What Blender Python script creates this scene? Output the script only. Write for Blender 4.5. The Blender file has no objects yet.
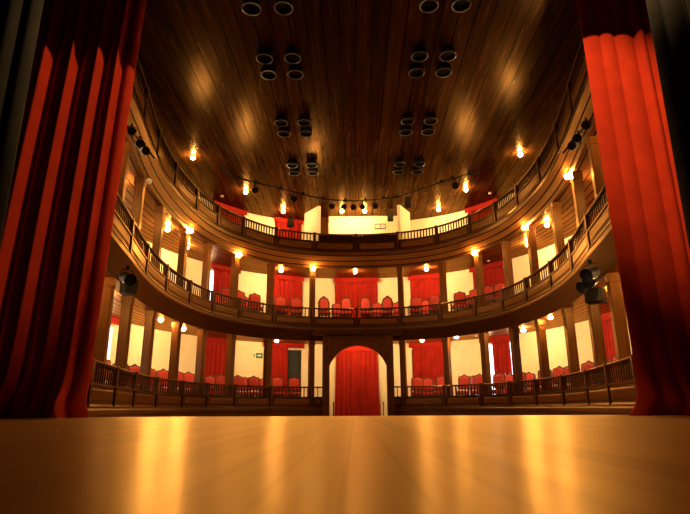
import bpy, bmesh, math, random
from mathutils import Vector, Matrix
rnd = random.Random(7)
C = bpy.context.scene.collection
PI = math.pi
S = bpy.context.scene

# ------------------------------------------------------------------ plan of the horseshoe
POSTS = [(0.0,22.95),(1.83,22.73),(3.42,21.95),(4.55,20.6),(5.24,19.22),(5.58,17.55),(5.66,15.45),(5.46,13.35),(5.08,11.39),(4.73,9.55),(4.45,8.2)]
FULL = [Vector((-x,y)) for x,y in POSTS[:0:-1]] + [Vector(p) for p in POSTS]
def pt(s):
    u = s+10; i = min(max(int(math.floor(u)),0),19); t = u-i
    g = lambda k: FULL[k] if 0<=k<=20 else (2*FULL[0]-FULL[1] if k<0 else 2*FULL[20]-FULL[19])
    a,b,c,d = g(i-1),g(i),g(i+1),g(i+2)
    return 0.5*((2*b)+(c-a)*t+(2*a-5*b+4*c-d)*t*t+(-a+3*b-3*c+d)*t**3)
def tang(s):
    d = pt(s+1e-3)-pt(s-1e-3); return d.normalized()
def nrm(s):
    d = tang(s); return Vector((-d.y,d.x))
def off(s,w,z=0.0):
    p = pt(s)+nrm(s)*w; return Vector((p.x,p.y,z))
def yaw_at(s):                       # local -Y faces into the hall
    n = nrm(s); return math.atan2(n.y,n.x)-PI/2
def arc(s0,s1,n=40):
    L=0; p=pt(s0)
    for i in range(1,n+1):
        q=pt(s0+(s1-s0)*i/n); L+=(q-p).length; p=q
    return L
def same_bearing(s,w0,w1):           # s at setback w1 that lies behind (s,w0) as seen from the stage
    p=off(s,w0); b=math.atan2(p.x+0.1,p.y)
    lo,hi=s-0.9,s+0.9
    for _ in range(50):
        m=(lo+hi)/2; q=off(m,w1)
        if math.atan2(q.x+0.1,q.y)<b: lo=m
        else: hi=m
    return (lo+hi)/2

# ------------------------------------------------------------------ materials
def new_mat(name):
    m = bpy.data.materials.new(name); m.use_nodes=True
    nt=m.node_tree; return m,nt,nt.nodes,nt.links,nt.nodes['Principled BSDF']
def wood(name, dark, light, rough=0.3, plank=0.0, coord='UV', axis=0, grain=(1.2,14.0), groove=0.05, bump=0.0, rvar=0.025, gz=None, ior=1.35, gloss=0.8, varnish=(1.0,0.62,0.28), rowvar=0.35):
    """axis = index of the coordinate that runs ALONG the planks (0 or 1)."""
    m,nt,N,L,B = new_mat(name)
    tc=N.new('ShaderNodeTexCoord'); sep=N.new('ShaderNodeSeparateXYZ'); L.new(tc.outputs[coord],sep.inputs[0])
    along=sep.outputs[axis]; across=sep.outputs[1-axis]
    def math_(op,a,b=None):
        n=N.new('ShaderNodeMath'); n.operation=op
        for i,v in enumerate((a,b)):
            if v is None: continue
            if isinstance(v,(int,float)): n.inputs[i].default_value=v
            else: L.new(v,n.inputs[i])
        return n.outputs[0]
    comb=N.new('ShaderNodeCombineXYZ')
    L.new(math_('MULTIPLY',along,grain[0]),comb.inputs[0]); L.new(math_('MULTIPLY',across,grain[1]),comb.inputs[1])
    L.new(math_('MULTIPLY',sep.outputs[2],grain[1] if gz is None else gz),comb.inputs[2])
    no=N.new('ShaderNodeTexNoise'); no.inputs['Scale'].default_value=1.0; no.inputs['Detail'].default_value=4; no.inputs['Roughness'].default_value=0.6
    L.new(comb.outputs[0],no.inputs['Vector'])
    fac=no.outputs['Fac']
    h=no.outputs['Fac']
    if plank>0:
        a=math_('DIVIDE',across,plank); cell=math_('FLOOR',a); fr=math_('FRACT',a)
        wn=N.new('ShaderNodeTexWhiteNoise'); wn.noise_dimensions='1D'; L.new(cell,wn.inputs['W'])
        r=math_('SUBTRACT',wn.outputs['Value'],0.5)
        fac=math_('ADD',fac,math_('MULTIPLY',r,rowvar))
        d=math_('ABSOLUTE',math_('SUBTRACT',fr,0.5))
        gr=math_('GREATER_THAN',d,0.5-groove)         # 1 inside the joint
    ramp=N.new('ShaderNodeValToRGB'); ramp.color_ramp.elements[0].position=0.3; ramp.color_ramp.elements[1].position=0.72
    ramp.color_ramp.elements[0].color=(*dark,1); ramp.color_ramp.elements[1].color=(*light,1)
    L.new(fac,ramp.inputs[0]); col=ramp.outputs[0]
    if plank>0:
        mx=N.new('ShaderNodeMix'); mx.data_type='RGBA'; L.new(gr,mx.inputs[0]); L.new(col,mx.inputs[6]); mx.inputs[7].default_value=(dark[0]*.15,dark[1]*.15,dark[2]*.15,1)
        col=mx.outputs[2]; h=math_('SUBTRACT',math_('MULTIPLY',h,0.02),gr)
        h=math_('ADD',h,math_('MULTIPLY',r,0.1))
    # varnished timber: a diffuse wood under an amber varnish reflection
    N.remove(B); out=N['Material Output']
    df=N.new('ShaderNodeBsdfDiffuse'); gl=N.new('ShaderNodeBsdfAnisotropic'); fr=N.new('ShaderNodeFresnel'); ms=N.new('ShaderNodeMixShader')
    L.new(col,df.inputs['Color']); gl.inputs['Color'].default_value=(*varnish,1)
    L.new(math_('ADD',math_('MULTIPLY',no.outputs['Fac'],rvar*2),rough-rvar),gl.inputs['Roughness'])
    fr.inputs['IOR'].default_value=ior
    gfac=math_('MULTIPLY',fr.outputs[0],gloss)
    if plank>0: gfac=math_('MULTIPLY',gfac,math_('SUBTRACT',1.0,math_('MULTIPLY',gr,0.9 if groove>0.03 else 0.25)))
    L.new(gfac,ms.inputs[0]); L.new(df.outputs[0],ms.inputs[1]); L.new(gl.outputs[0],ms.inputs[2]); L.new(ms.outputs[0],out.inputs[0])
    if bump:
        bp=N.new('ShaderNodeBump'); bp.inputs['Strength'].default_value=bump; bp.inputs['Distance'].default_value=0.01
        L.new(h,bp.inputs['Height'])
        for q in (df,gl,fr): L.new(bp.outputs[0],q.inputs['Normal'])
    return m
def plain(name, col, rough=0.6, metal=0.0, noise=0.12, scale=6.0, sheen=0.0, bump=0.0, spec=0.5):
    m,nt,N,L,B = new_mat(name)
    tc=N.new('ShaderNodeTexCoord'); no=N.new('ShaderNodeTexNoise'); no.inputs['Scale'].default_value=scale; no.inputs['Detail'].default_value=3
    L.new(tc.outputs['Object'],no.inputs['Vector'])
    ramp=N.new('ShaderNodeValToRGB')
    ramp.color_ramp.elements[0].position=.3; ramp.color_ramp.elements[1].position=.7
    ramp.color_ramp.elements[0].color=(*[c*(1-noise) for c in col],1); ramp.color_ramp.elements[1].color=(*[min(1,c*(1+noise)) for c in col],1)
    L.new(no.outputs['Fac'],ramp.inputs[0]); L.new(ramp.outputs[0],B.inputs['Base Color'])
    B.inputs['Roughness'].default_value=rough; B.inputs['Metallic'].default_value=metal; B.inputs['Specular IOR Level'].default_value=spec
    if sheen: B.inputs['Sheen Weight'].default_value=sheen; B.inputs['Sheen Roughness'].default_value=.4
    if bump:
        bp=N.new('ShaderNodeBump'); bp.inputs['Strength'].default_value=bump; L.new(no.outputs['Fac'],bp.inputs['Height']); L.new(bp.outputs[0],B.inputs['Normal'])
    return m
def emit(name,col,strength):
    m,nt,N,L,B=new_mat(name); B.inputs['Base Color'].default_value=(*col,1)
    B.inputs['Emission Color'].default_value=(*col,1); B.inputs['Emission Strength'].default_value=strength; return m

LAMP=(1.0,0.58,0.19)
M = dict(
 stage = wood('stage_boards',(0.30,0.128,0.016),(0.50,0.235,0.032),ior=1.4,gloss=0.68,varnish=(1.0,0.70,0.33),rough=0.30,plank=0.12,coord='Object',axis=1,grain=(0.25,9),groove=0.01,bump=0.0,rvar=0.03,rowvar=0.3),
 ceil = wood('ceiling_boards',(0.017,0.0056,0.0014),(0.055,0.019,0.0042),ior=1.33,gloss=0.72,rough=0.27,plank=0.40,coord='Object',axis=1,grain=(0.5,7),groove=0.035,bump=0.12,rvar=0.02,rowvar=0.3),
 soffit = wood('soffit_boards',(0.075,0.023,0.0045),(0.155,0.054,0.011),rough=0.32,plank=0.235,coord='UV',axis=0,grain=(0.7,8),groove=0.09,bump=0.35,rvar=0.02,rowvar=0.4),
 rail = wood('rail_wood',(0.017,0.004,0.0012),(0.040,0.010,0.0025),rough=0.34,coord='UV',axis=0),
 panel = wood('panel_wood',(0.052,0.0145,0.003),(0.135,0.044,0.0085),rough=0.30,coord='UV',axis=0),
 cornice = wood('cornice_wood',(0.026,0.007,0.0018),(0.075,0.022,0.0045),rough=0.34,coord='UV',axis=0),
 post = wood('post_wood',(0.022,0.0055,0.0014),(0.050,0.0135,0.0034),rough=0.34,coord='Object',axis=0,grain=(16,16),gz=1.0),
 column = wood('column_wood',(0.042,0.012,0.0025),(0.10,0.033,0.007),rough=0.34,coord='Object',axis=0,grain=(16,16),gz=0.7),
 dark = wood('portal_wood',(0.028,0.007,0.002),(0.062,0.017,0.004),rough=0.38,coord='Object',axis=0,grain=(5,5)),
 deck = wood('deck_wood',(0.12,0.045,0.012),(0.22,0.09,0.03),rough=0.4,coord='UV',axis=0,plank=0.14),
 cream = plain('cream_plaster',(0.87,0.77,0.57),rough=0.75,noise=0.04,scale=2.0,bump=0.05),
 red = plain('red_curtain_cloth',(0.30,0.011,0.006),rough=0.85,noise=0.15,scale=4,spec=0.2),
 velvet = plain('red_velvet_drape',(0.52,0.034,0.007),rough=0.9,noise=0.12,scale=3,spec=0.15),
 seat = plain('red_upholstery',(0.46,0.028,0.016),rough=0.65,noise=0.12,scale=20,sheen=0.1),
 chairwood = plain('chair_mahogany',(0.10,0.022,0.010),rough=0.3,noise=0.3,scale=15),
 black = plain('black_metal',(0.008,0.007,0.006),rough=0.5,noise=0.2,scale=10,spec=0.1),
 rimmetal = plain('dull_rim',(0.20,0.17,0.14),rough=0.3,metal=1.0,noise=0.05),
 chrome = plain('steel_rim',(0.5,0.48,0.45),rough=0.25,metal=1.0,noise=0.05),
 lens = plain('lamp_lens',(0.012,0.012,0.014),rough=0.35,noise=0.1,spec=0.1),
 leg = plain('black_stage_cloth',(0.040,0.034,0.016),rough=0.9,noise=0.2,scale=3,sheen=0.2),
 blackwall = plain('stage_house_black',(0.012,0.011,0.010),rough=0.9),
 brass = plain('brass_fitting',(0.55,0.33,0.10),rough=0.3,metal=1.0,noise=0.1),
 globe = emit('lit_globe',LAMP,760.0),
 off_globe = plain('unlit_globe',(0.85,0.80,0.70),rough=0.3,noise=0.03),
 day = emit('daylight_pane',(0.88,0.88,1.0),5.5),
 doorwood = plain('door_paint',(0.030,0.035,0.045),rough=0.35),
 white = plain('white_paint',(0.75,0.73,0.70),rough=0.5,noise=0.03),
 green = plain('sign_green',(0.02,0.16,0.06),rough=0.4,noise=0.05),
 palegreen = plain('sign_pale',(0.70,0.82,0.62),rough=0.4,noise=0.03),
 stalls = wood('stalls_boards',(0.06,0.02,0.008),(0.14,0.05,0.016),rough=0.4,plank=0.15,coord='Object',axis=1),
)
# ------------------------------------------------------------------ object helpers
def link(name, me, m, parent=None):
    o=bpy.data.objects.new(name,me); C.objects.link(o)
    if m is not None and me is not None and len(me.materials)==0: me.materials.append(m)
    if parent is not None: o.parent=parent
    return o
def obj(name,bm,m,parent=None,smooth=False,angle=None):
    me=bpy.data.meshes.new(name)
    bmesh.ops.recalc_face_normals(bm,faces=bm.faces[:])
    if smooth:
        for f in bm.faces: f.smooth=True
        if angle:
            for e in bm.edges:
                if len(e.link_faces)==2 and e.calc_face_angle(0)>angle: e.smooth=False
    bm.to_mesh(me); bm.free()
    return link(name,me,m,parent)
def tag(o,label,cat,group=None,kind=None):
    o['label']=label; o['category']=cat
    if group: o['group']=group
    if kind: o['kind']=kind
    return o
def struct(o,label=None,cat=None):
    o['kind']='structure'
    if label: o['label']=label
    if cat: o['category']=cat
    return o
def thing(name,label,cat,loc=(0,0,0),rotz=0.0,group=None):
    o=bpy.data.objects.new(name,None); C.objects.link(o); o.empty_display_size=0.1
    o.location=loc; o.rotation_euler=(0,0,rotz); return tag(o,label,cat,group)
def dup(root,loc=None,rot=None,label=None,group=None,scale=None):
    def rec(o,p):
        c=o.copy(); C.objects.link(c); c.parent=p
        for ch in list(o.children): rec(ch,c)
        return c
    r=rec(root,None)
    if loc is not None: r.location=loc
    if rot is not None: r.rotation_euler=rot if hasattr(rot,'__len__') else (0,0,rot)
    if label: r['label']=label
    if group: r['group']=group
    if scale: r.scale=(scale,)*3
    return r
def add_box(bm,x0,x1,y0,y1,z0,z1,bev=0.0):
    vs=[bm.verts.new((x,y,z)) for x in(x0,x1) for y in(y0,y1) for z in(z0,z1)]
    f=[(0,1,3,2),(4,6,7,5),(0,4,5,1),(2,3,7,6),(0,2,6,4),(1,5,7,3)]
    fs=[bm.faces.new([vs[i] for i in q]) for q in f]
    if bev:
        es=list({e for q in fs for e in q.edges}); bmesh.ops.bevel(bm,geom=es,offset=bev,segments=2,affect='EDGES',profile=0.6)
    return bm
def box(*a,**k): return add_box(bmesh.new(),*a,**k)
def add_lathe(bm,prof,n=16,mat=None,cap=True):
    """prof: list of (r,z) about local z."""
    rings=[]
    for r,z in prof:
        ring=[]
        for i in range(n):
            a=2*PI*i/n; v=Vector((r*math.cos(a),r*math.sin(a),z)); ring.append(bm.verts.new(mat@v if mat else v))
        rings.append(ring)
    for a,b in zip(rings,rings[1:]):
        for i in range(n): bm.faces.new((a[i],a[(i+1)%n],b[(i+1)%n],b[i]))
    if cap:
        bm.faces.new(rings[0][::-1]); bm.faces.new(rings[-1])
    return bm
def lathe(*a,**k): return add_lathe(bmesh.new(),*a,**k)
def add_tube(bm,pts,r,n=8):
    pts=[Vector(p) for p in pts]; rings=[]
    for i,p in enumerate(pts):
        d=(pts[min(i+1,len(pts)-1)]-pts[max(i-1,0)]).normalized()
        up=Vector((0,0,1)) if abs(d.z)<0.9 else Vector((1,0,0))
        a=d.cross(up).normalized(); b=a.cross(d)
        rings.append([bm.verts.new(p+(a*math.cos(2*PI*k/n)+b*math.sin(2*PI*k/n))*r) for k in range(n)])
    for a,b in zip(rings,rings[1:]):
        for i in range(n): bm.faces.new((a[i],a[(i+1)%n],b[(i+1)%n],b[i]))
    bm.faces.new(rings[0][::-1]); bm.faces.new(rings[-1]); return bm
def tube(*a,**k): return add_tube(bmesh.new(),*a,**k)
def add_extr(bm,poly,y0,y1,axis='Y'):
    """poly in (x,z), extruded along y."""
    a=[bm.verts.new((x,y0,z)) for x,z in poly]; b=[bm.verts.new((x,y1,z)) for x,z in poly]
    n=len(poly); bm.faces.new(a); bm.faces.new(b[::-1])
    for i in range(n): bm.faces.new((a[i],b[i],b[(i+1)%n],a[(i+1)%n]))
    return bm
def sweep(name,prof,s0,s1,m,parent=None,step=0.06,closed=True,origin=None):
    """prof: closed polygon of (w,z); carried along the horseshoe. UV in metres: u along, v round the profile."""
    bm=bmesh.new(); uv=bm.loops.layers.uv.new('UVMap')
    n=max(2,int(math.ceil((s1-s0)/step))); rings=[]; us=[]; u=0; prev=None
    O=origin or Vector((0,0,0))
    for i in range(n+1):
        s=s0+(s1-s0)*i/n; p=pt(s)
        if prev is not None: u+=(p-prev).length
        prev=p; us.append(u); rings.append([bm.verts.new(off(s,w,z)-O) for w,z in prof])
    k=len(prof); cum=[0]
    for j in range(k):
        a=prof[j]; b=prof[(j+1)%k]; cum.append(cum[-1]+math.hypot(b[0]-a[0],b[1]-a[1]))
    last=k if closed else k-1
    for i in range(n):
        for j in range(last):
            j2=(j+1)%k
            f=bm.faces.new((rings[i][j],rings[i+1][j],rings[i+1][j2],rings[i][j2]))
            for l,(uu,vv) in zip(f.loops,((us[i],cum[j]),(us[i+1],cum[j]),(us[i+1],cum[j+1]),(us[i],cum[j+1]))): l[uv].uv=(uu,vv)
    if closed:
        bm.faces.new(rings[0]); bm.faces.new(rings[-1][::-1])
    o=obj(name,bm,m,parent,smooth=True,angle=0.35)
    o.location=O
    return o

ORD=['','first','second','third','fourth','fifth','sixth','seventh','eighth','ninth','tenth','eleventh','twelfth','thirteenth','fourteenth','fifteenth','sixteenth','seventeenth','eighteenth']
def side(s): return 'left' if s<0 else 'right'

# ================================================================== SETTING
SE=9.3      # the hall side of the galleries ends behind the proscenium
# stage floor and the well of the hall
bm=box(-10,10,-4,9.15,-0.12,0.0); struct(obj('floor',bm,M['stage']),'warm golden varnished stage floor in the foreground','stage floor')
bm=box(-10,10,9.05,9.13,-1.0,-0.12); struct(obj('trim_1',bm,M['dark']))
bm=box(-10,10,9.13,28,-1.1,-1.0); struct(obj('floor.001',bm,M['stalls']))
# main ceiling
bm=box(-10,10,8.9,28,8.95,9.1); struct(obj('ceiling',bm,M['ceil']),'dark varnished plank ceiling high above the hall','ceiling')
# proscenium wall (seen only from the hall side) with its opening behind the drapes
bm=bmesh.new()
add_box(bm,-10,-4.75,8.72,8.9,-0.0,12); add_box(bm,4.75,10,8.72,8.9,-0.0,12); add_box(bm,-4.75,4.75,8.72,8.9,8.3,12)
struct(obj('wall_front',bm,M['cream']))
# stage house
for nm,a in (('wall_left',(-10.2,-10,-4,28,-1.1,13)),('wall_right',(10,10.2,-4,28,-1.1,13)),('wall_stage',(-10,10,-4.2,-4,-0.1,13)),('wall_rear',(-10,10,28,28.2,-1.1,9.1))):
    struct(obj(nm,box(*a),M['blackwall']))
struct(obj('ceiling.001',box(-10.2,10.2,-4.2,8.8,13,13.2),M['blackwall']))

# ---------------------------------------------------------------- gallery tiers
W=2.4
TIERS=[dict(floor=0.28,ceil=2.98,sill=0.57,rail=0.975,pb=0.16,name='lowest'),
       dict(floor=3.73,ceil=6.13,sill=3.86,rail=4.25,pb=3.46,name='middle'),
       dict(floor=7.02,ceil=8.95,sill=7.23,rail=7.6,pb=6.78,name='top')]
# fronts of the floors (fascias), slabs whose undersides are the planked box ceilings
PG=0.78     # half gap at the passage under the middle gallery
t0=TIERS[0]
for nm,a,b in (('floor.002',-SE,-PG),('floor.003',PG,SE)):
    struct(sweep(nm,[(0.08,-0.2),(W+0.1,-0.2),(W+0.1,t0['floor']),(0.08,t0['floor'])],a,b,M['deck']))
for nm,a,b in (('trim_2',-SE,-PG),('trim_3',PG,SE)):
    struct(sweep(nm,[(-0.03,-1.0),(0.1,-1.0),(0.1,0.14),(-0.03,0.14),(-0.06,0.10),(-0.06,0.02),(-0.03,-0.02)],a,b,M['dark']),
           'dark wooden plinth under the lowest gallery at '+('left' if a<0 else 'right'),'plinth')
def slab(name,zc,zf,tname):
    # underside strip planks follow the curve; top is the next gallery's floor
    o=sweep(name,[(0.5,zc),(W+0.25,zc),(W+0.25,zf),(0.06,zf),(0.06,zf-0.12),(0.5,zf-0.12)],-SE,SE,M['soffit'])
    return struct(o,'plank ceiling of the '+tname+' gallery boxes','ceiling')
slab('ceiling.002',2.98,3.73,'lowest'); slab('ceiling.003',6.13,7.02,'middle')
def fascia(name,prof,m,label):
    return struct(sweep(name,prof,-SE,SE,m),label,'cornice')
fascia('trim_4',[(0.5,3.0),(0.5,2.86),(0.2,2.86),(0.16,2.93),(0.10,3.05),(0.0,3.20),(-0.06,3.30),(-0.06,3.36),(-0.02,3.40),(-0.02,3.47),(0.06,3.47),(0.06,3.56),(0.5,3.56)],M['cornice'],'curved wooden cornice under the middle gallery')
fascia('trim_5',[(0.5,6.15),(0.5,6.07),(0.22,6.07),(0.18,6.12),(0.10,6.22),(0.0,6.40),(-0.06,6.55),(-0.06,6.64),(-0.02,6.68),(-0.02,6.79),(0.06,6.79),(0.06,6.90),(0.5,6.90)],M['soffit'],'curved wooden cornice under the top gallery')

# back walls of the boxes with their door openings
DOORS={0:[(-7.9,-7.1,-7.9,-7.7,'day'),(-5.85,-5.14,-5.85,-5.40,'day'),(-2.80,-2.22,-2.80,-2.22,'wood'),(-1.69,-1.01,-1.69,-1.27,'wood'),(1.0,1.67,1.03,1.62,'wood'),(2.22,2.92,2.39,2.76,'day'),(4.93,5.55,5.03,5.6,'day')],  # first entry: unseen daylight doorway, added to light the box ceiling
       1:[(-7.9,-7.1,-7.9,-7.7,'day'),(-5.85,-5.18,-5.85,-5.4,'day'),(-2.80,-2.19,-2.70,-2.19,'day'),(-1.65,-1.03,-1.65,-1.03,'wood'),(-0.43,0.43,-0.43,0.43,'wood'),(1.03,1.65,1.03,1.65,'wood'),(2.14,2.78,2.14,2.78,'wood'),(5.0,5.6,5.1,5.6,'day')],  # first entry again an unseen doorway, added to brighten the planks overhead
       2:[(-2.78,-2.13,-2.78,-2.13,'wood'),(-1.57,-1.07,-1.57,-1.07,'wood'),(2.13,2.75,2.13,2.75,'wood')]}
wi=0; di=0
for k,t in enumerate(TIERS):
    z0,z1=t['floor'],t['ceil']
    dh=z1-0.28 if k<2 else z1-0.12
    bm=bmesh.new()
    cuts=[(d[0],d[1]) for d in DOORS[k]]
    if k==0: cuts=sorted(cuts+[(-0.38,0.38)])
    def seg(a,b,za,zb):
        n=max(1,int((b-a)/0.08)); rows=[]
        for i in range(n+1):
            s=a+(b-a)*i/n
            rows.append([bm.verts.new(off(s,w,z)) for w,z in ((W,za),(W+0.12,za),(W+0.12,zb),(W,zb))])
        for p,q in zip(rows,rows[1:]):
            for j in range(4): bm.faces.new((p[j],q[j],q[(j+1)%4],p[(j+1)%4]))
        bm.faces.new(rows[0]); bm.faces.new(rows[-1][::-1])
    edge=-SE
    for a,b in cuts:
        za=-1.0 if False else z0
        seg(edge,a,za,z1); seg(a,b,dh,z1); edge=b
    seg(edge,SE,z0,z1)
    struct(obj('wall_'+t['name'],bm,M['cream']),'cream plaster back wall of the %s gallery'%t['name'],'wall')
    for a,b,c,d,kind in DOORS[k]:
        o=None
        prof=[(W+0.13,z0),(W+0.17,z0),(W+0.17,dh),(W+0.13,dh)]
        if kind=='day':  # leftmost pane on the two lower tiers is an added, unseen light source
            wi+=1; o=sweep('window_%d'%wi,prof,a,b,M['day'])
            struct(o,'bright daylight doorway behind the red curtain','doorway')
        else:
            di+=1; o=sweep('door_%d'%di,prof,a,b,M['doorwood']); struct(o)
# wall behind the passage at the centre
struct(sweep('wall_passage',[(W+0.0,-1.0),(W+0.12,-1.0),(W+0.12,0.32),(W,0.32)],-1.0,1.0,M['cream']))
struct(sweep('wall_passage.001',[(W+0.14,-1.0),(W+0.2,-1.0),(W+0.2,2.9),(W+0.14,2.9)],-0.5,0.5,M['cream']))

# ---------------------------------------------------------------- balustrades
def baluster_mesh(h,w=0.075,th=0.03):
    prof=[(0,.5),(.10,.5),(.16,.28),(.30,.5),(.5,.34),(.70,.5),(.84,.28),(.90,.5),(1,.5)]
    poly=[(w*q,h*f) for f,q in prof]+[(-w*q,h*f) for f,q in prof[::-1]]
    bm=bmesh.new(); add_extr(bm,poly,-th/2,th/2); me=bpy.data.meshes.new('baluster')
    bmesh.ops.recalc_face_normals(bm,faces=bm.faces[:]); bm.to_mesh(me); bm.free(); me.materials.append(M['rail']); return me
def balustrade(k,label):
    t=TIERS[k]; sill,rl,pb=t['sill'],t['rail'],t['pb']
    root=thing('balustrade',label,'balustrade',(0,22.95,pb))
    O=Vector((0,22.95,pb))
    def sw(name,prof,a,b,m):
        bm_o=sweep(name,prof,a,b,m,root,origin=O); bm_o.location=(0,0,0); return bm_o
    spans=[(-SE,-PG),(PG,SE)] if k==0 else [(-SE,SE)]
    for a,b in spans:
        sw('parapet',[(0.0,pb),(0.05,pb),(0.05,sill-0.03),(0.0,sill-0.03)],a,b,M['rail'])
        sw('sill',[(-0.045,sill-0.035),(0.085,sill-0.035),(0.085,sill),(-0.045,sill)],a,b,M['rail'])
        sw('base_moulding',[(-0.04,pb-0.0),(0.0,pb-0.0),(0.0,pb+0.05),(-0.02,pb+0.05)],a,b,M['rail'])
        sw('handrail',[(-0.035,rl-0.055),(0.075,rl-0.055),(0.085,rl-0.02),(0.06,rl),(-0.02,rl),(-0.045,rl-0.02)],a,b,M['rail'])
    for i in range(-9,10):
        if k==0 and i==0: continue
        if i==0 and k>0:
            pass
        q=off(i,0.02); h=rl+0.02-pb
        bm=box(-0.055,0.055,-0.075,0.055,0,h,bev=0.008)
        o=obj('post',bm,M['post'],root); o.location=Vector((q.x,q.y,pb))-O; o.rotation_euler=(0,0,yaw_at(i))
    for i in range(-9,9):
        a,b=i+0.055,i+1-0.055
        if k==0:
            if i==-1: b=-PG-0.02
            if i==0: a=PG+0.02
        L=arc(a,b); da=0.05/L*(b-a)
        z0,z1=pb+0.06,sill-0.045
        o=sw('panel',[(0.0,z0),(-0.022,z0),(-0.022,z1),(0.0,z1)],a,b,M['rail'])
        g=sweep('raised_field',[(-0.02,z0+0.045),(-0.03,z0+0.05),(-0.038,z0+0.07),(-0.038,z1-0.07),(-0.03,z1-0.05),(-0.02,z1-0.045)],a+da,b-da,M['panel'],o,origin=O); g.location=(0,0,0)
    me=baluster_mesh(rl-0.055-sill,0.062 if k==2 else 0.038)
    NB=11 if k==2 else 10
    pos=[]
    for i in range(-9,9):
        for j in range(NB):
            s=i+(j+1)/(NB+1.0)*0.94+0.03
            if k==0 and abs(s)<PG+0.02: continue
            pos.append(s)
    order=sorted(pos,key=lambda s:-abs(s)); order=[s for s in order if abs(s)<8.6]+[s for s in order if abs(s)>=8.6]
    for s in order[:100]:
        q=off(s,0.02); o=link('baluster',me,None,root); o.location=Vector((q.x,q.y,sill))-O; o.rotation_euler=(0,0,yaw_at(s))
    bm=bmesh.new()
    for s in order[100:]:
        q=off(s,0.02); mt=Matrix.Translation(Vector((q.x,q.y,sill))-O)@Matrix.Rotation(yaw_at(s),4,'Z')
        n0=len(bm.verts); bm.from_mesh(me); bm.verts.ensure_lookup_table(); bmesh.ops.transform(bm,matrix=mt,verts=bm.verts[n0:])
    o=obj('baluster_run',bm,M['rail'],root); o['kind']='stuff'
    return root
balustrade(0,'low dark wooden balustrade of the lowest gallery, just above the stage edge')
balustrade(1,'wooden balustrade with glossy panels along the middle gallery front')
rt=balustrade(2,'dark wooden balustrade of the top gallery below the plank ceiling')
sweep('infill_board',[(0.055,7.235),(0.075,7.235),(0.075,7.53),(0.055,7.53)],-0.87,0.98,M['dark'],rt,origin=Vector((0,22.95,6.78))).location=(0,0,0)

# ---------------------------------------------------------------- columns
def column_proto(h,wd):
    t=thing('column','','column')
    a=wd/2
    bm=bmesh.new(); add_box(bm,-a,a,-a,a,0.10,h-0.16,bev=0.018); obj('shaft',bm,M['column'],t)
    obj('plinth',box(-a-0.03,a+0.03,-a-0.03,a+0.03,0,0.12,bev=0.01),M['column'],t)
    bm=bmesh.new(); add_box(bm,-a-0.015,a+0.015,-a-0.015,a+0.015,h-0.2,h-0.15,bev=0.006); add_box(bm,-a-0.012,a+0.012,-a-0.012,a+0.012,h-0.155,h)
    obj('capital',bm,M['column'],t)
    return t
for k,(zt,wd,lab) in enumerate(((2.86,0.24,'lowest'),(6.07,0.23,'middle'))):
    p=column_proto(zt-TIERS[k]['floor'],wd); first=True
    for i in list(range(-9,0))+list(range(1,10)):
        ref='archway' if k==0 else 'central box'
        label='square wooden column on the %s gallery, %s to the %s of the %s'%(lab,ORD[abs(i)],side(i),ref)
        o=p if first else dup(p)
        first=False
        o.location=off(i,0.35,TIERS[k]['floor']); o.rotation_euler=(0,0,yaw_at(i)); o['label']=label; o['group']='columns of the %s gallery'%lab

# ---------------------------------------------------------------- archway portal
root=thing('archway_portal','dark wooden portal with an arched opening in the centre of the lowest gallery','archway',(0.03,22.62,-1.0))
bm=bmesh.new()
H=4.06; hw=1.46; ow=1.17; zs=2.80; rise=0.82
out=[(-hw,0),(-hw,H),(hw,H),(hw,0),(ow,0)]
RR=(ow*ow+rise*rise)/(2*rise); am=math.asin(ow/RR)
archp=[(RR*math.sin(am*(1-i/12)),zs+rise-RR+RR*math.cos(am*(1-i/12))) for i in range(25)]
poly=out+archp+[(-ow,0)]
# built as quads between outer and inner outline
def ring_pts():
    inner=[(ow,0)]+archp+[(-ow,0)]
    outer=[]
    n=len(inner)
    for i,(x,z) in enumerate(inner):
        if i==0: outer.append((hw,0))
        elif i==n-1: outer.append((-hw,0))
        else:
            a=PI*(i-1)/24; c,s_=math.cos(a),math.sin(a)
            kx=hw/max(abs(c),1e-6); kz=(H-zs)/max(s_,1e-6); r=min(kx,kz)
            outer.append((r*c,zs+r*s_))
    return inner,outer
inner,outer=ring_pts()
va=[[bm.verts.new((x,y,z)) for x,z in q] for q in (inner,outer) for y in (-0.14,0.14)]
n=len(inner)
for i in range(n-1):
    for A,Bq in ((va[0],va[2]),(va[2],va[3]),(va[3],va[1]),(va[1],va[0])):
        bm.faces.new((A[i],A[i+1],Bq[i+1],Bq[i]))
for i in (0,n-1): bm.faces.new((va[0][i],va[2][i],va[3][i],va[1][i]))
obj('arch_frame',bm,M['dark'],root)
bm=bmesh.new(); add_box(bm,-1.9,1.9,-0.28,0.2,H,H+0.09,bev=0.02); add_box(bm,-1.78,1.78,-0.22,0.2,H+0.09,H+0.2,bev=0.02); obj('cornice',bm,M['rail'],root)
bm=bmesh.new()
for sx in (-1,1): obj('pilaster',box(sx*1.31-0.11,sx*1.31+0.11,-0.17,-0.12,0.1,H-0.02,bev=0.01),M['dark'],root)

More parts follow.
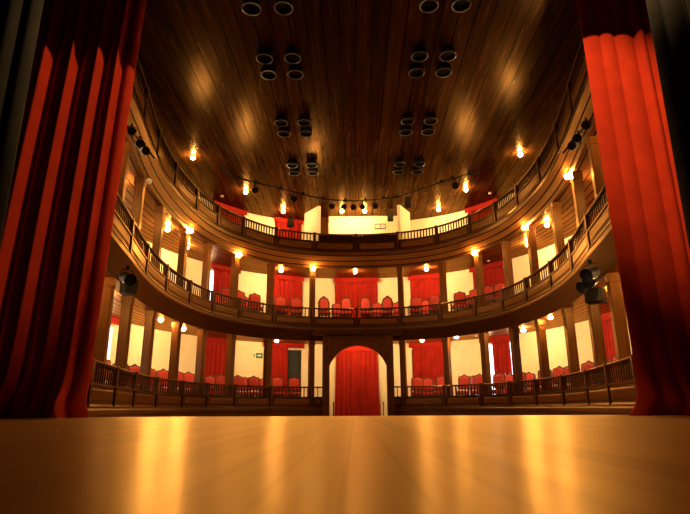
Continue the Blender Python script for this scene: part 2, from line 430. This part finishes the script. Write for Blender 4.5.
# ---------------------------------------------------------------- cloth helpers
def pleats(u,seed,period):
    return (math.sin(2*PI*u/period+seed)+0.45*math.sin(2*PI*u/(period*0.53)+seed*2.1)+0.5*math.sin(2*PI*u/(period*2.3)+seed*.7))/1.6
def door_curtain(k,s0,s1,p0,p1,z0,z1,label,seed,flare=0.0):
    root=thing('door_curtain',label,'curtain',off((s0+s1)/2,W-0.09,z0),0,'red door curtains')
    O=off((s0+s1)/2,W-0.09,z0)
    bm=bmesh.new(); L=arc(s0,s1); nx=max(24,int(L/0.02)); nz=10; rows=[]
    for j in range(nz+1):
        f=j/nz; z=z1-0.10-(z1-0.10-z0-0.02)*f; row=[]
        for i in range(nx+1):
            u=L*i/nx; s=s0+(s1-s0)*i/nx
            amp=0.035+0.025*f; ss=s+flare*f*f*(i/nx-0.5)*2
            row.append(bm.verts.new(off(ss,W-0.09+amp*pleats(u+0.01*math.sin(4*f+seed),seed,0.16),z)-O))
        rows.append(row)
    for a,b in zip(rows,rows[1:]):
        for i in range(nx): bm.faces.new((a[i],a[i+1],b[i+1],b[i]))
    o=obj('drape',bm,M['red'],root,smooth=True)
    md=o.modifiers.new('thick','SOLIDIFY'); md.thickness=0.008
    sweep('pelmet',[(W-0.19,z1-0.22),(W-0.175,z1-0.22),(W-0.175,z1-0.012),(W-0.01,z1-0.012),(W-0.01,z1-0.002),(W-0.19,z1-0.002)],p0,p1,M['red'],root,origin=O).location=(0,0,0)
    return root
names=[]
def cl(k,s,extra):
    t=TIERS[k]['name']
    return extra
lab={(0,0):'red curtain beside an unseen added daylight doorway, lowest gallery, nearest the stage at left',
 (1,0):'red curtain beside an unseen added daylight doorway, middle gallery, nearest the stage at left',
 (0,1):'red door curtain at the far left end of the lowest gallery beside bright daylight',
 (0,2):'red door curtain on the lowest gallery, second to the left of the archway',
 (0,3):'red door curtain drawn half aside from a dark door, next left of the archway',
 (0,4):'red door curtain on the lowest gallery, next right of the archway',
 (0,5):'red door curtain with bright daylight gaps on both sides, second right of the archway',
 (0,6):'red door curtain near the right stage drape on the lowest gallery',
 (1,1):'red door curtain at the far left end of the middle gallery near the stage',
 (1,2):'red door curtain with a daylight gap at its left, second left on the middle gallery',
 (1,3):'red door curtain on the middle gallery, next left of the central curtain',
 (1,4):'wide red curtain in the centre of the middle gallery behind four throne chairs',
 (1,5):'red door curtain on the middle gallery, next right of the central curtain',
 (1,6):'red door curtain on the middle gallery, second to the right of the central curtain',
 (1,7):'red door curtain at the far right end of the middle gallery near the stage',
 (2,0):'red curtain behind the left side of the top balustrade',
 (2,1):'red curtain on the top gallery just left of the control booth wall',
 (2,2):'red curtain behind the right side of the top balustrade'}
for k in DOORS:
    for j,(a,b,c,d,kind) in enumerate(DOORS[k]):
        t=TIERS[k]
        door_curtain(k,c,d,min(a,c)-0.03,max(b,d)+0.03,t['floor'],t['ceil'],lab[(k,j)],1.3*j+k*2.1)
door_curtain(0,-0.41,0.41,-0.46,0.46,-1.0,2.88,'tall red curtain hanging inside the arched portal',0.4,flare=0.05)

# ---------------------------------------------------------------- lamps
def globe_lamp(lit=True):
    t=thing('ceiling_lamp','','lamp')
    obj('base_plate',lathe([(0.075,0.0),(0.08,-0.01),(0.055,-0.03),(0.05,-0.045)],16),M['brass'],t,smooth=True,angle=0.6)
    bm=bmesh.new(); bmesh.ops.create_icosphere(bm,subdivisions=2,radius=0.075,matrix=Matrix.Translation((0,0,-0.105)))
    obj('globe',bm,M['globe'] if lit else M['off_globe'],t,smooth=True); return t
lampA=None; lampU=None
def put_lamp(loc,label,group,lit=True):
    global lampA,lampU
    if lit:
        o=lampA=globe_lamp() if lampA is None else lampA
        if lampA.get('used'): o=dup(lampA)
        lampA['used']=1; 
    else:
        o=globe_lamp(False)
    o.location=loc; o['label']=label; o['group']=group
    if 'used' in o and o is not lampA: del o['used']
    return o
def lamps(items,k,z,gname,where):
    for side_ in (-1,1):
        it=sorted([p for p in items if p[0]*side_>0],key=lambda p:-p[1])
        for n,(x,y) in enumerate(it,1):
            put_lamp((x,y,z),'lit globe lamp on the %s gallery ceiling, %s from centre at %s'%(where,ORD[n],'left' if side_<0 else 'right'),gname)
lamps([(-3.37,22.75),(-6.22,19.2),(-6.3,17.1),(-6.35,13.4),(-5.9,10.4),(2.75,23.0),(4.0,21.9),(6.15,20.1),(6.1,17.1),(6.35,13.4),(5.9,10.4)],0,2.978,'lamps under the lowest gallery ceiling','lowest')
lamps([(-3.34,23.2),(-6.45,19.6),(-6.45,17.4),(-6.4,13.4),(-6.0,10.6),(3.1,23.25),(6.45,19.6),(6.4,17.3),(6.5,13.4),(6.0,10.6)],1,6.128,'lamps under the middle gallery ceiling','middle')
put_lamp((-0.05,23.6,6.128),'lit globe lamp on the middle gallery ceiling in front of the wide central curtain','lamps under the middle gallery ceiling')
put_lamp((0.0,24.0,2.978),'lit lamp above the tall red curtain behind the arched portal','lamps under the lowest gallery ceiling')
lamps([(-5.87,17.7),(-4.6,20.97),(-3.33,23.3),(5.9,17.77),(4.6,21.0),(3.8,23.3)],2,8.948,'lamps on the main ceiling above the top gallery','top')
for x in (-0.62,0.42): put_lamp((x,23.35,8.948),'small lit lamp on the control booth ceiling, %s one'%('left' if x<0 else 'right'),'control booth lamps')
# globes on the front of the middle gallery columns
def bracket_lamp(i,lit):
    t=thing('column_lamp','%s globe lamp at the top of the %s column %s of the central box'%('lit' if lit else 'unlit',ORD[abs(i)],side(i)),'lamp',off(i,0.23,5.93),yaw_at(i),'globe lamps on the middle gallery columns')
    obj('bracket',tube([(0,0.0,0.0),(0,-0.06,0.0),(0,-0.09,0.03)],0.014),M['brass'],t)
    bm=bmesh.new(); bmesh.ops.create_icosphere(bm,subdivisions=2,radius=0.08,matrix=Matrix.Translation((0,-0.1,0.09)))
    obj('globe',bm,M['globe'] if lit else M['off_globe'],t,smooth=True)
for i,l in ((-7,False),(-5,True),(-3,True),(-1,True),(3,True),(5,True),(7,True)): bracket_lamp(i,l)
# small white detectors
for (x,y,z,lb) in ((-5.75,21.6,8.95,'left side of the main ceiling'),(5.75,21.6,8.95,'right side of the main ceiling'),(5.6,22.2,6.13,'middle gallery ceiling at right'),(4.9,22.4,2.98,'lowest gallery ceiling at right')):
    o=obj('smoke_detector',lathe([(0.07,0),(0.07,-0.025),(0.045,-0.05)],16),M['white'],smooth=True,angle=.6); o.location=(x,y,z-0.002); tag(o,'small white smoke detector on the '+lb,'smoke detector')

# ---------------------------------------------------------------- chairs
def chair_proto(throne=False):
    t=thing('carved_chair','','chair')
    h=1.22 if throne else 1.15
    def outline(w,z0,sh,top,cush=False):
        pts=[(-w,z0),(-w*1.02,sh)]
        if throne:
            curve=[(-1.0,.0),(-1.08,.10),(-1.0,.22),(-.93,.12),(-.91,.32),(-.82,.52),(-.66,.68),(-.44,.78),(-.27,.82),(-.24,.94),(-.12,1.0),(0,.98)] if not cush else [(-1,0),(-.98,.28),(-.88,.56),(-.66,.82),(-.35,.96),(0,1.0)]
        else:
            curve=[(-1.0,0),(-.99,.40),(-.88,.58),(-.72,.62),(-.52,.66),(-.34,.74),(-.2,.86),(-.1,.97),(0,1.0)]
        pts+=[(w*x,sh+(top-sh)*f) for x,f in curve]
        return pts+[(-x,z) for x,z in pts[-2::-1]]
    tilt=Matrix.Translation((0,0.2,0.45))@Matrix.Rotation(-0.12,4,'X')@Matrix.Translation((0,-0.2,-0.45))
    bm=bmesh.new(); add_extr(bm,outline(0.255,0.56,0.96 if not throne else 0.92,h+(.05 if throne else 0)),0.2,0.245); bmesh.ops.transform(bm,matrix=tilt,verts=bm.verts)
    obj('back_frame',bm,M['chairwood'],t)
    bm=bmesh.new()
    rows=[]
    for f,yy in ((1.0,0.2),(0.97,0.172),(0.75,0.155)):
        o=outline(0.205 if not throne else 0.185,0.61,0.95 if not throne else .90,h-(0.06 if not throne else 0.07),True)
        cx,cz=0,0.88
        rows.append([bm.verts.new((cx+(x-cx)*f,yy,cz+(z-cz)*f)) for x,z in o])
    for a,b in zip(rows,rows[1:]):
        m_=len(a)
        for i in range(m_): bm.faces.new((a[i],a[(i+1)%m_],b[(i+1)%m_],b[i]))
    bm.faces.new(rows[-1]); bmesh.ops.transform(bm,matrix=tilt,verts=bm.verts)
    obj('back_cushion',bm,M['seat'],t)
    obj('seat',box(-0.25,0.25,-0.26,0.2,0.38,0.48,bev=0.03),M['seat'],t,smooth=True,angle=.7)
    obj('seat_rail',box(-0.255,0.255,-0.262,0.205,0.33,0.385,bev=0.008),M['chairwood'],t)
    legm=None
    for sx in (-1,1):
        for sy in (-1,1):
            o=link('leg',legm,None,t) if legm else obj('leg',lathe([(0.016,0),(0.02,0.03),(0.014,0.08),(0.026,0.27),(0.028,0.34)],8),M['chairwood'],t,smooth=True,angle=.6)
            legm=o.data; o.location=(sx*0.215,-0.03+sy*0.19,0)
    for sx in (-1,1):   # back uprights
        bm=tube([(sx*0.235,0.21,0.36),(sx*0.238,0.235,0.6)],0.02,6); obj('back_post',bm,M['chairwood'],t)
    if not throne:
        for sx in (-1,1):
            bm=tube([(sx*0.24,0.20,0.62),(sx*0.265,0.02,0.69),(sx*0.262,-0.13,0.67),(sx*0.25,-0.15,0.60),(sx*0.25,-0.12,0.46)],0.018,6); obj('arm',bm,M['chairwood'],t)
    return t
chA=None; chT=None
def put_chair(k,s,label,throne=False,back=False):
    global chA,chT
    w=1.66 if back else 0.76
    s2=same_bearing(s,0.95,w)
    n=nrm(s2); d=Vector((-n.x,-n.y))*0.75+Vector((0,-1))*0.45; d.normalize()
    rz=math.atan2(d.y,d.x)+PI/2+rnd.uniform(-.08,.08)
    if throne:
        if chT is None: o=chT=chair_proto(True)
        else: o=dup(chT)
    else:
        if chA is None: o=chA=chair_proto(False)
        else: o=dup(chA)
    q=off(s2,w,TIERS[k]['floor']); o.location=q; o.rotation_euler=(0,0,rz); o['label']=label
    o['group']='red chairs on the %s gallery'%TIERS[k]['name']
c1=[(-6.48,0),(-5.92,0),(-5.5,0),(-5.03,0),(-4.81,1),(-4.58,0),(-4.12,0),(-3.78,0),(-3.52,1),(-3.17,1),(-2.85,0),(-2.43,0),(-2.27,1),(-2.10,0),(-1.88,1),(-1.62,0),(-1.28,0),
    (1.22,0),(1.42,1),(1.70,0),(2.15,0),(2.31,1),(2.47,0),(2.95,0),(3.23,1),(3.50,0),(3.80,1),(4.26,0),(4.70,0),(5.1,0),(5.62,0),(5.98,0),(6.57,0)]
for sg in (-1,1):
    for n,(s,b) in enumerate(sorted([c for c in c1 if c[0]*sg>0],key=lambda c:abs(c[0])),1):
        put_chair(0,s,'red upholstered carved chair on the lowest gallery, %s to the %s of the archway'%(ORD[n],side(sg)),back=bool(b))
c2=[(-3.1,1),(-2.83,0),(-2.49,0),(-2.34,1),(-2.14,0),(-1.61,0),(-1.28,0),(1.25,0),(1.45,1),(1.64,0),(2.15,0),(2.33,1),(2.50,0),(2.83,0),(3.19,0)]
for sg in (-1,1):
    for n,(s,b) in enumerate(sorted([c for c in c2 if c[0]*sg>0],key=lambda c:abs(c[0])),1):
        put_chair(1,s,'red upholstered carved chair on the middle gallery, %s to the %s of the central box'%(ORD[n],side(sg)),back=bool(b))
for n,s in enumerate((-0.69,-0.23,0.21,0.65),1):
    put_chair(1,s,'red throne chair with carved crest in the central box, %s from the left'%ORD[n],throne=True)
for n,s in enumerate((-0.42,0.45,0.86)):
    put_chair(1,s,'lower red chair behind the throne chairs of the central box, %s'%('left of the middle','right of the middle','far right')[n],back=True)

# ---------------------------------------------------------------- ceiling cans (2 x 2 clusters)
def can_proto():
    t=thing('can_light','','ceiling light')
    obj('housing',lathe([(0.12,0.0),(0.19,-0.03),(0.205,-0.08),(0.21,-0.22),(0.195,-0.22),(0.185,-0.10)],24),M['black'],t,smooth=True,angle=.6)
    obj('rim',lathe([(0.208,-0.205),(0.216,-0.21),(0.216,-0.224),(0.19,-0.226),(0.19,-0.216),(0.208,-0.205)],24,cap=False),M['rimmetal'],t,smooth=True)
    obj('lens',lathe([(0.186,-0.13),(0.12,-0.15),(0.03,-0.155)],24),M['lens'],t,smooth=True); return t
can=can_proto(); first=True
for r,(ya,yb) in enumerate(((9.40,10.10),(11.90,12.60),(15.13,15.83),(18.22,18.90))):
    for sx in (-1,1):
        for xa in (1.62,2.34):
            for y in (ya,yb):
                o=can if first else dup(can)
                first=False; o.location=(sx*xa,y,8.95)
                o['label']='black ceiling can light, %s %s of the %s-nearest cluster left of the ceiling middle'.replace('left of',side(sx)+' of')%('inner' if xa<2 else 'outer','front' if y==ya else 'rear',['first','second','third','fourth'][r])
                o['group']='black can lights on the main ceiling'

# ---------------------------------------------------------------- lighting pipe and its spotlights
pipe_pts=[]
P3=[(-4.83,17.55),(-4.6,18.45),(-4.0,18.95),(-2.72,19.85),(-1.51,20.72),(-0.24,21.05),(1.0,20.9),(1.80,20.6),(3.13,19.36),(3.75,18.85),(4.54,18.25)]
for i in range(len(P3)-1):
    a=Vector(P3[max(i-1,0)]);b=Vector(P3[i]);c=Vector(P3[i+1]);d=Vector(P3[min(i+2,len(P3)-1)])
    for j in range(6):
        t=j/6; p=0.5*((2*b)+(c-a)*t+(2*a-5*b+4*c-d)*t*t+(-a+3*b-3*c+d)*t**3); pipe_pts.append((p.x,p.y,8.45))
pipe_pts.append((*P3[-1],8.45))
root=thing('lighting_pipe','curved black pipe hanging below the main ceiling with clamps for spotlights','lighting pipe',(0,21.05,8.45))
def rel(p): return (p[0],p[1]-21.05,p[2]-8.45)
obj('pipe',tube([rel(p) for p in pipe_pts],0.03,8),M['black'],root,smooth=True)
for i in range(3,len(pipe_pts),9):
    p=pipe_pts[i]; obj('hanger',tube([rel(p),rel((p[0],p[1],8.95))],0.012,6),M['black'],root)
for i in range(5,len(pipe_pts)-2,4):
    p=rel(pipe_pts[i]); bm=box(p[0]-0.05,p[0]+0.05,p[1]-0.05,p[1]+0.05,p[2]-0.05,p[2]+0.09,bev=0.01); obj('clamp',bm,M['black'],root)
def spot_proto():
    t=thing('spotlight','','spotlight')
    # local: hangs from origin, beam towards -Y and down
    obj('clamp',box(-0.03,0.03,-0.03,0.03,-0.06,0.03,bev=0.006),M['black'],t)
    bm=bmesh.new()
    for sx in (-1,1): add_tube(bm,[(0,0,-0.07),(sx*0.15,0,-0.09),(sx*0.165,0,-0.14),(sx*0.165,0,-0.27)],0.010,6)
    obj('yoke',bm,M['black'],t)
    mt=Matrix.Translation((0,0,-0.27))@Matrix.Rotation(math.radians(-68),4,'X')
    obj('body',add_lathe(bmesh.new(),[(0.06,0.20),(0.11,0.17),(0.13,0.05),(0.135,-0.12),(0.15,-0.18),(0.15,-0.2),(0.13,-0.19)],16,mt),M['black'],t,smooth=True,angle=.6)
    obj('lens',add_lathe(bmesh.new(),[(0.128,-0.17),(0.08,-0.182),(0.02,-0.186)],16,mt),M['lens'],t,smooth=True)
    return t
sp=spot_proto(); first=True
def put_spot(loc,rz,label,group,scale=1.0,tilt=0.0):
    global first
    o=sp if first else dup(sp)
    first=False
    o.location=loc; o.rotation_euler=(tilt,0,rz); o['label']=label; o['group']=group; o.scale=(scale,)*3; return o
def pipe_at(x):
    for a,b in zip(pipe_pts,pipe_pts[1:]):
        if a[0]<=x<=b[0]:
            f=(x-a[0])/(b[0]-a[0]); return (x,a[1]+(b[1]-a[1])*f,8.45-0.065)
for n,x in enumerate((-0.98,-0.50,-0.10,0.28,0.80),1): put_spot(pipe_at(x),0.0,'black spotlight on the curved pipe in front of the control booth, %s from the left'%ORD[n],'spotlights on the curved pipe',0.82)
for x,lb in ((-3.85,'outer spotlight on the left arm of the curved pipe'),(-2.5,'inner spotlight on the left arm of the curved pipe'),(3.75,'only spotlight on the right arm of the curved pipe')):
    put_spot(pipe_at(x),0.3 if x<0 else -0.3,'black '+lb,'spotlights on the curved pipe',0.9)
# loudspeakers
def speaker(loc,rz,w,h,d,label,hang=0.0):
    t=thing('loudspeaker',label,'loudspeaker',loc,rz)
    obj('cabinet',box(-w/2,w/2,-d/2,d/2,-h/2,h/2,bev=0.012),M['black'],t)
    obj('grille',box(-w/2+0.02,w/2-0.02,-d/2-0.012,-d/2,-h/2+0.02,h/2-0.02,bev=0.004),M['leg'],t)
    if hang: obj('bracket',tube([(0,0,h/2),(0,0,h/2+hang)],0.014,6),M['black'],t)
    return t
speaker((*pipe_at(2.1)[:2],8.07),-0.15,0.26,0.42,0.28,'black loudspeaker hanging from the right part of the curved pipe',0.13)
speaker((-2.86,22.38,7.97),0.15,0.28,0.36,0.24,'black loudspeaker standing on the top balustrade left of the control booth',0)
obj('stand',tube([(0,0.02,-0.18),(0,0.02,-0.36)],0.02,6),M['black'],bpy.data.objects['loudspeaker.001'])
speaker((1.60,23.5,8.62),-0.1,0.26,0.42,0.26,'black loudspeaker in the right corner of the control booth',0.12)

# ---------------------------------------------------------------- control booth
bm=bmesh.new()
def wallpath(bm,pts,th,z0,z1):
    for (a,b) in zip(pts,pts[1:]):
        a=Vector(a);b=Vector(b); d=(b-a).normalized(); n=Vector((-d.y,d.x))*th/2
        q=[a-n,b-n,b+n,a+n]; lo=[bm.verts.new((p.x,p.y,z0)) for p in q]; hi=[bm.verts.new((p.x,p.y,z1)) for p in q]
        bm.faces.new(lo); bm.faces.new(hi)
        for i in range(4): bm.faces.new((lo[i],lo[(i+1)%4],hi[(i+1)%4],hi[i]))
wallpath(bm,[(-1.64,22.95),(-2.33,23.95),(-2.33,25.2)],0.14,7.02,8.95); struct(obj('wall_booth_left',bm,M['cream']),'splayed cream wall at the left of the control booth','wall')
bm=bmesh.new(); wallpath(bm,[(1.93,22.9),(2.48,23.95),(2.48,25.2)],0.14,7.02,8.95); struct(obj('wall_booth_right',bm,M['cream']),'splayed cream wall at the right of the control booth','wall')
bm=box(-1.28,2.41,24.35,24.45,7.02,8.95); struct(obj('wall_booth_back',bm,M['cream']),'cream back wall of the control booth','wall')
struct(obj('door_20',box(-2.2,-1.32,24.42,24.47,7.75,8.95),M['dark']))
struct(obj('wall_booth_recess',box(-2.2,-1.32,24.42,24.47,7.02,7.75),M['cream']))
t=thing('booth_counter','dark wooden counter behind the middle of the top balustrade','counter',(0.15,23.5,7.03))
obj('worktop',box(-1.5,1.5,-0.25,0.25,0.52,0.56,bev=0.008),M['dark'],t)
for x in (-1.4,0,1.4): obj('support',box(x-0.03,x+0.03,-0.2,0.2,0,0.52),M['dark'],t)
def mixer(x0,x1,label):
    t=thing('mixing_desk',label,'mixing desk',((x0+x1)/2,23.48,7.595)); w=(x1-x0)/2
    bm=bmesh.new(); add_extr(bm,[(-0.2,0),(0.2,0),(0.2,0.17),(-0.2,0.07)],-w,w); bmesh.ops.rotate(bm,verts=bm.verts,cent=(0,0,0),matrix=Matrix.Rotation(PI/2,3,'Z')); obj('console',bm,M['black'],t)
    bm=bmesh.new(); 
    for i in range(5):
        x=-w+0.1+(2*w-0.2)*i/4; add_box(bm,x-0.012,x+0.012,-0.1,-0.06,0.1,0.135)
    obj('fader',bm,M['white'],t)
mixer(-1.2,-0.25,'long black mixing desk on the left of the booth counter')
mixer(0.35,1.45,'long black mixing desk on the right of the booth counter')
t=thing('wall_frame','pale framed board on the booth back wall at right','wall board',(1.16,24.33,8.42))
bm=bmesh.new()
for a in ((-0.26,0.26,-0.02,0.02,0.10,0.13),(-0.26,0.26,-0.02,0.02,-0.13,-0.10),(-0.26,-0.23,-0.02,0.02,-0.13,0.13),(0.0,0.025,-0.02,0.02,-0.13,0.13),(0.23,0.26,-0.02,0.02,-0.13,0.13)): add_box(bm,*a)
obj('frame',bm,M['post'],t); obj('board',box(-0.24,0.24,0.0,0.015,-0.12,0.12),M['white'],t)

# ---------------------------------------------------------------- side lighting rigs hung from the galleries
for sg in (-1,1):
    sd=side(sg)
    o=obj('lighting_boom',tube([(0,0,0),(-sg*0.10,0,-0.12),(-sg*0.62,0.0,-0.72)],0.022,8),M['black'],smooth=True); o.location=(sg*5.12,10.86,6.2)
    tag(o,'black slanting pipe holding three spotlights under the %s end of the top gallery'%sd,'lighting boom')
    for n,(x,z) in enumerate(((4.92,5.93),(4.78,5.69),(4.60,5.465))):
        put_spot((sg*x,10.5+(0.12 if n==1 else 0.0),z+0.18),-sg*(0.5+0.15*n),'black spotlight at the %s end of the top gallery, %s of three'%(sd,('uppermost','middle','lowest')[n]),'side spotlights under the top gallery',0.62)
# cables on the right boom
bm=bmesh.new()
pp=[(5.16+0.07*math.sin(i*2.1),10.45-0.03*math.cos(i*1.7),6.18-0.085*i) for i in range(9)]
o=obj('cable',tube(pp,0.014,6),M['chrome'],smooth=True); tag(o,'pale tangled cable beside the right side spotlights','cable')
speaker((-5.0,11.4,2.68),0.75,0.30,0.28,0.26,'black loudspeaker under the left end of the middle gallery',0.1)
for n,(x,y,z,sc) in enumerate(((4.98,11.35,3.0,0.95),(4.72,10.75,3.0,0.95),(5.12,11.95,3.0,0.9))):
    put_spot((x,y,z),-0.8-0.2*n,'black spotlight under the right end of the middle gallery, %s'%('middle of three','nearest the stage','farthest from the stage')[n],'spotlights under the right end of the middle gallery',sc)
speaker((4.9,11.1,2.34),-0.75,0.34,0.30,0.28,'black loudspeaker among the spotlights under the right end of the middle gallery',0.1)
put_spot((-4.85,10.9,3.0),0.9,'black spotlight beside the loudspeaker under the left end of the middle gallery','spotlights under the left end of the middle gallery',0.9)

# ---------------------------------------------------------------- exit sign, rope posts
s_e=-1.80; q=off(s_e,W-0.03,2.38)
t=thing('exit_sign','green emergency exit sign with a white arrow on the cream wall left of the archway','exit sign',q,yaw_at(s_e))
obj('plate',box(-0.06,0.22,-0.015,0.015,-0.1,0.1,bev=0.004),M['green'],t)
obj('pictogram_plate',box(-0.22,-0.065,-0.015,0.015,-0.1,0.1,bev=0.004),M['palegreen'],t)
bm=bmesh.new(); add_extr(bm,[(-0.02,-0.02),(0.09,-0.02),(0.09,-0.06),(0.17,0.0),(0.09,0.06),(0.09,0.02),(-0.02,0.02)],-0.021,-0.016); obj('arrow',bm,M['palegreen'],t)
bm=bmesh.new(); add_extr(bm,[(-0.17,-0.07),(-0.145,-0.01),(-0.18,0.0),(-0.17,0.03),(-0.13,0.035),(-0.10,-0.01),(-0.12,-0.02),(-0.13,-0.04),(-0.10,-0.07),(-0.12,-0.08),(-0.15,-0.04)],-0.021,-0.016)
add_lathe(bm,[(0.018,-0.016),(0.018,-0.021)],10,Matrix.Translation((-0.135,0,0.06))@Matrix.Rotation(-PI/2,4,'X')@Matrix.Translation((0,0,0.0))); obj('running_figure',bm,M['green'],t)
t.scale=(1.12,)*3
for x,lb in ((-1.0,'left'),(1.07,'right')):
    t=thing('rope_post','slender dark post standing at the %s foot of the archway curtain'%lb,'post',(x,23.2,-1.0),0,'posts beside the archway curtain')
    obj('pole',lathe([(0.02,0.02),(0.02,1.28),(0.035,1.31),(0.02,1.36)],10),M['black'],t,smooth=True,angle=.6); obj('base',lathe([(0.16,0),(0.16,0.02),(0.05,0.05)],16),M['black'],t,smooth=True,angle=.6)

# ---------------------------------------------------------------- stage drapes
def stage_drape(name,sg,x_in,x_out,y,z1,folds,label,seed,m,hem,group=None,lean=0.0,pool=0.0):
    """folds: list of (width, depth) marching outwards from the leading edge."""
    root=None
    xs=[];ys=[]
    x=0.0
    for i,(w,d) in enumerate(folds):
        for j in range(16):
            u=j/16; xs.append(x+w*u); ys.append(-d*(math.sin(PI*u)**0.8)*(1 if True else 0))
        x+=w
    xs.append(x); ys.append(0.0)
    zs=[0.0,0.02,0.06,0.12,0.2,0.32,0.5,0.75,1.1,1.6,2.3,3.2,4.2,5.2,6.2,7.2,z1]
    bm=bmesh.new(); rows=[]
    r2=random.Random(seed); ph=[r2.uniform(0,6) for _ in range(8)]
    for z in zs:
        f=max(0,1-z/1.3); row=[]
        for i,(a,b) in enumerate(zip(xs,ys)):
            sway=0.05*math.sin(a*1.7+z*0.55+ph[0])*(1-z/z1)+0.03*math.sin(a*4.1+z*1.9+ph[1])*f
            amp=1.0+0.35*f*math.sin(a*3.1+ph[2])
            g=hem*f*f*(0.6+0.4*math.sin(a*5.3+ph[3])+0.3*math.sin(a*11+ph[4]))
            puff=0.0
            if z<0.5: puff=0.08*math.sin(PI*z/0.5)*(1+math.sin(a*7+ph[5]+z*5))*hem/0.25
            X=x_in-sg*lean*z/z1+sg*(a+sway*0.8)-sg*hem*(0.35*f*f+pool*max(0,1-z/0.42)**2)*max(0,1-a/0.8)
            row.append(bm.verts.new((X,y+b*amp-g-puff+sway*0.4,z+0.004)))
        rows.append(row)
    for a,b in zip(rows,rows[1:]):
        for i in range(len(a)-1): bm.faces.new((a[i],a[i+1],b[i+1],b[i]))
    o=obj(name,bm,m,None,smooth=True); md=o.modifiers.new('subdivision','SUBSURF'); md.levels=1; md.render_levels=1
    md=o.modifiers.new('thickness','SOLIDIFY'); md.thickness=0.012
    tag(o,label,'stage curtain',group); return o
r=random.Random(3)
fl=[(0.20,0.10),(0.13,0.22),(0.20,0.10),(0.16,0.26),(0.30,0.16),(0.18,0.27),(0.30,0.17),(0.22,0.28),(0.33,0.18),(0.25,0.27),(0.35,0.16),(0.3,0.26),(0.4,0.2),(0.4,0.2)]
fr=[(0.30,0.03),(0.26,0.035),(0.34,0.05),(0.22,0.09),(0.26,0.06),(0.40,0.10),(0.36,0.16),(0.4,0.16),(0.4,0.16),(0.4,0.16)]
stage_drape('stage_curtain',-1,-4.24,-8,8.45,11.5,fl,'tall red velvet stage curtain hanging in deep folds at the left of the stage',5,M['velvet'],0.22,'red stage curtains',lean=0.42)
stage_drape('stage_curtain',1,4.18,8,8.45,11.5,fr,'tall red velvet stage curtain at the right of the stage, brightly lit at its top',9,M['velvet'],0.25,'red stage curtains',lean=0.16,pool=0.75)
fb=[(0.22,0.10),(0.3,0.16),(0.25,0.12),(0.3,0.18),(0.3,0.15),(0.3,0.15),(0.4,0.15),(0.4,0.15)]
stage_drape('masking_drape',-1,-4.58,-8,6.5,11.5,fb,'black side drape in front of the left red stage curtain',15,M['leg'],0.05,'black side drapes')
stage_drape('masking_drape',1,4.08,8,6.5,11.5,fb,'black side drape in front of the right red stage curtain',19,M['leg'],0.05,'black side drapes')
# unseen border cloth above the drapes, placed to cut off the stage lamps' beams
bm=bmesh.new(); rows=[]
for z in (7.44,12.0):
    rows.append([bm.verts.new((-8+16*i/160,7.6+0.03*math.sin(i*0.9),z)) for i in range(161)])
for i in range(160): bm.faces.new((rows[0][i],rows[0][i+1],rows[1][i+1],rows[1][i]))
o=obj('border_curtain',bm,M['leg'],smooth=True); o.modifiers.new('thickness','SOLIDIFY').thickness=0.01; tag(o,'unseen black border cloth hanging above the stage curtains','stage border')

# ================================================================== LIGHTS
def spot(name,loc,target,power,angle,blend,col,size=0.08):
    l=bpy.data.lights.new(name,'SPOT'); l.energy=power; l.spot_size=math.radians(angle); l.spot_blend=blend; l.color=col; l.shadow_soft_size=size
    o=bpy.data.objects.new(name,l); C.objects.link(o); o.location=loc
    o.rotation_euler=(Vector(target)-Vector(loc)).to_track_quat('-Z','Y').to_euler(); return o
spot('stage_lamp',(3.2,5.0,12.0),(-5.0,8.4,5.0),2700,30,0.8,(1.0,0.62,0.30))
spot('stage_lamp.001',(1.5,3.0,12.0),(4.6,8.4,4.9),6000,22,0.9,(1.0,0.62,0.30))

w=bpy.data.worlds.new('dark'); S.world=w; w.use_nodes=True
w.node_tree.nodes['Background'].inputs[0].default_value=(1,0.7,0.4,1); w.node_tree.nodes['Background'].inputs[1].default_value=0.002

# ================================================================== CAMERA
cam=bpy.data.cameras.new('camera'); co=bpy.data.objects.new('camera',cam); C.objects.link(co)
cam.sensor_width=36; cam.lens=540/690*36; cam.clip_end=200; cam.clip_start=0.02
th=math.atan(151/540)
mat=Matrix.Translation((-0.1,0,0.125))@Matrix.Rotation(0.017,4,'Z')@Matrix.Rotation(PI/2+th,4,'X')@Matrix.Rotation(math.radians(-0.25),4,'Z')
co.matrix_world=mat
cam.dof.use_dof=True; cam.dof.focus_distance=20; cam.dof.aperture_fstop=2.0
S.camera=co
S.view_settings.view_transform='Standard'; S.view_settings.look='None'; S.view_settings.gamma=1; S.view_settings.exposure=0.0
try:
    S.cycles.use_denoising=True; S.cycles.max_bounces=8; S.cycles.diffuse_bounces=5; S.cycles.glossy_bounces=4; S.cycles.sample_clamp_indirect=6
except Exception: pass
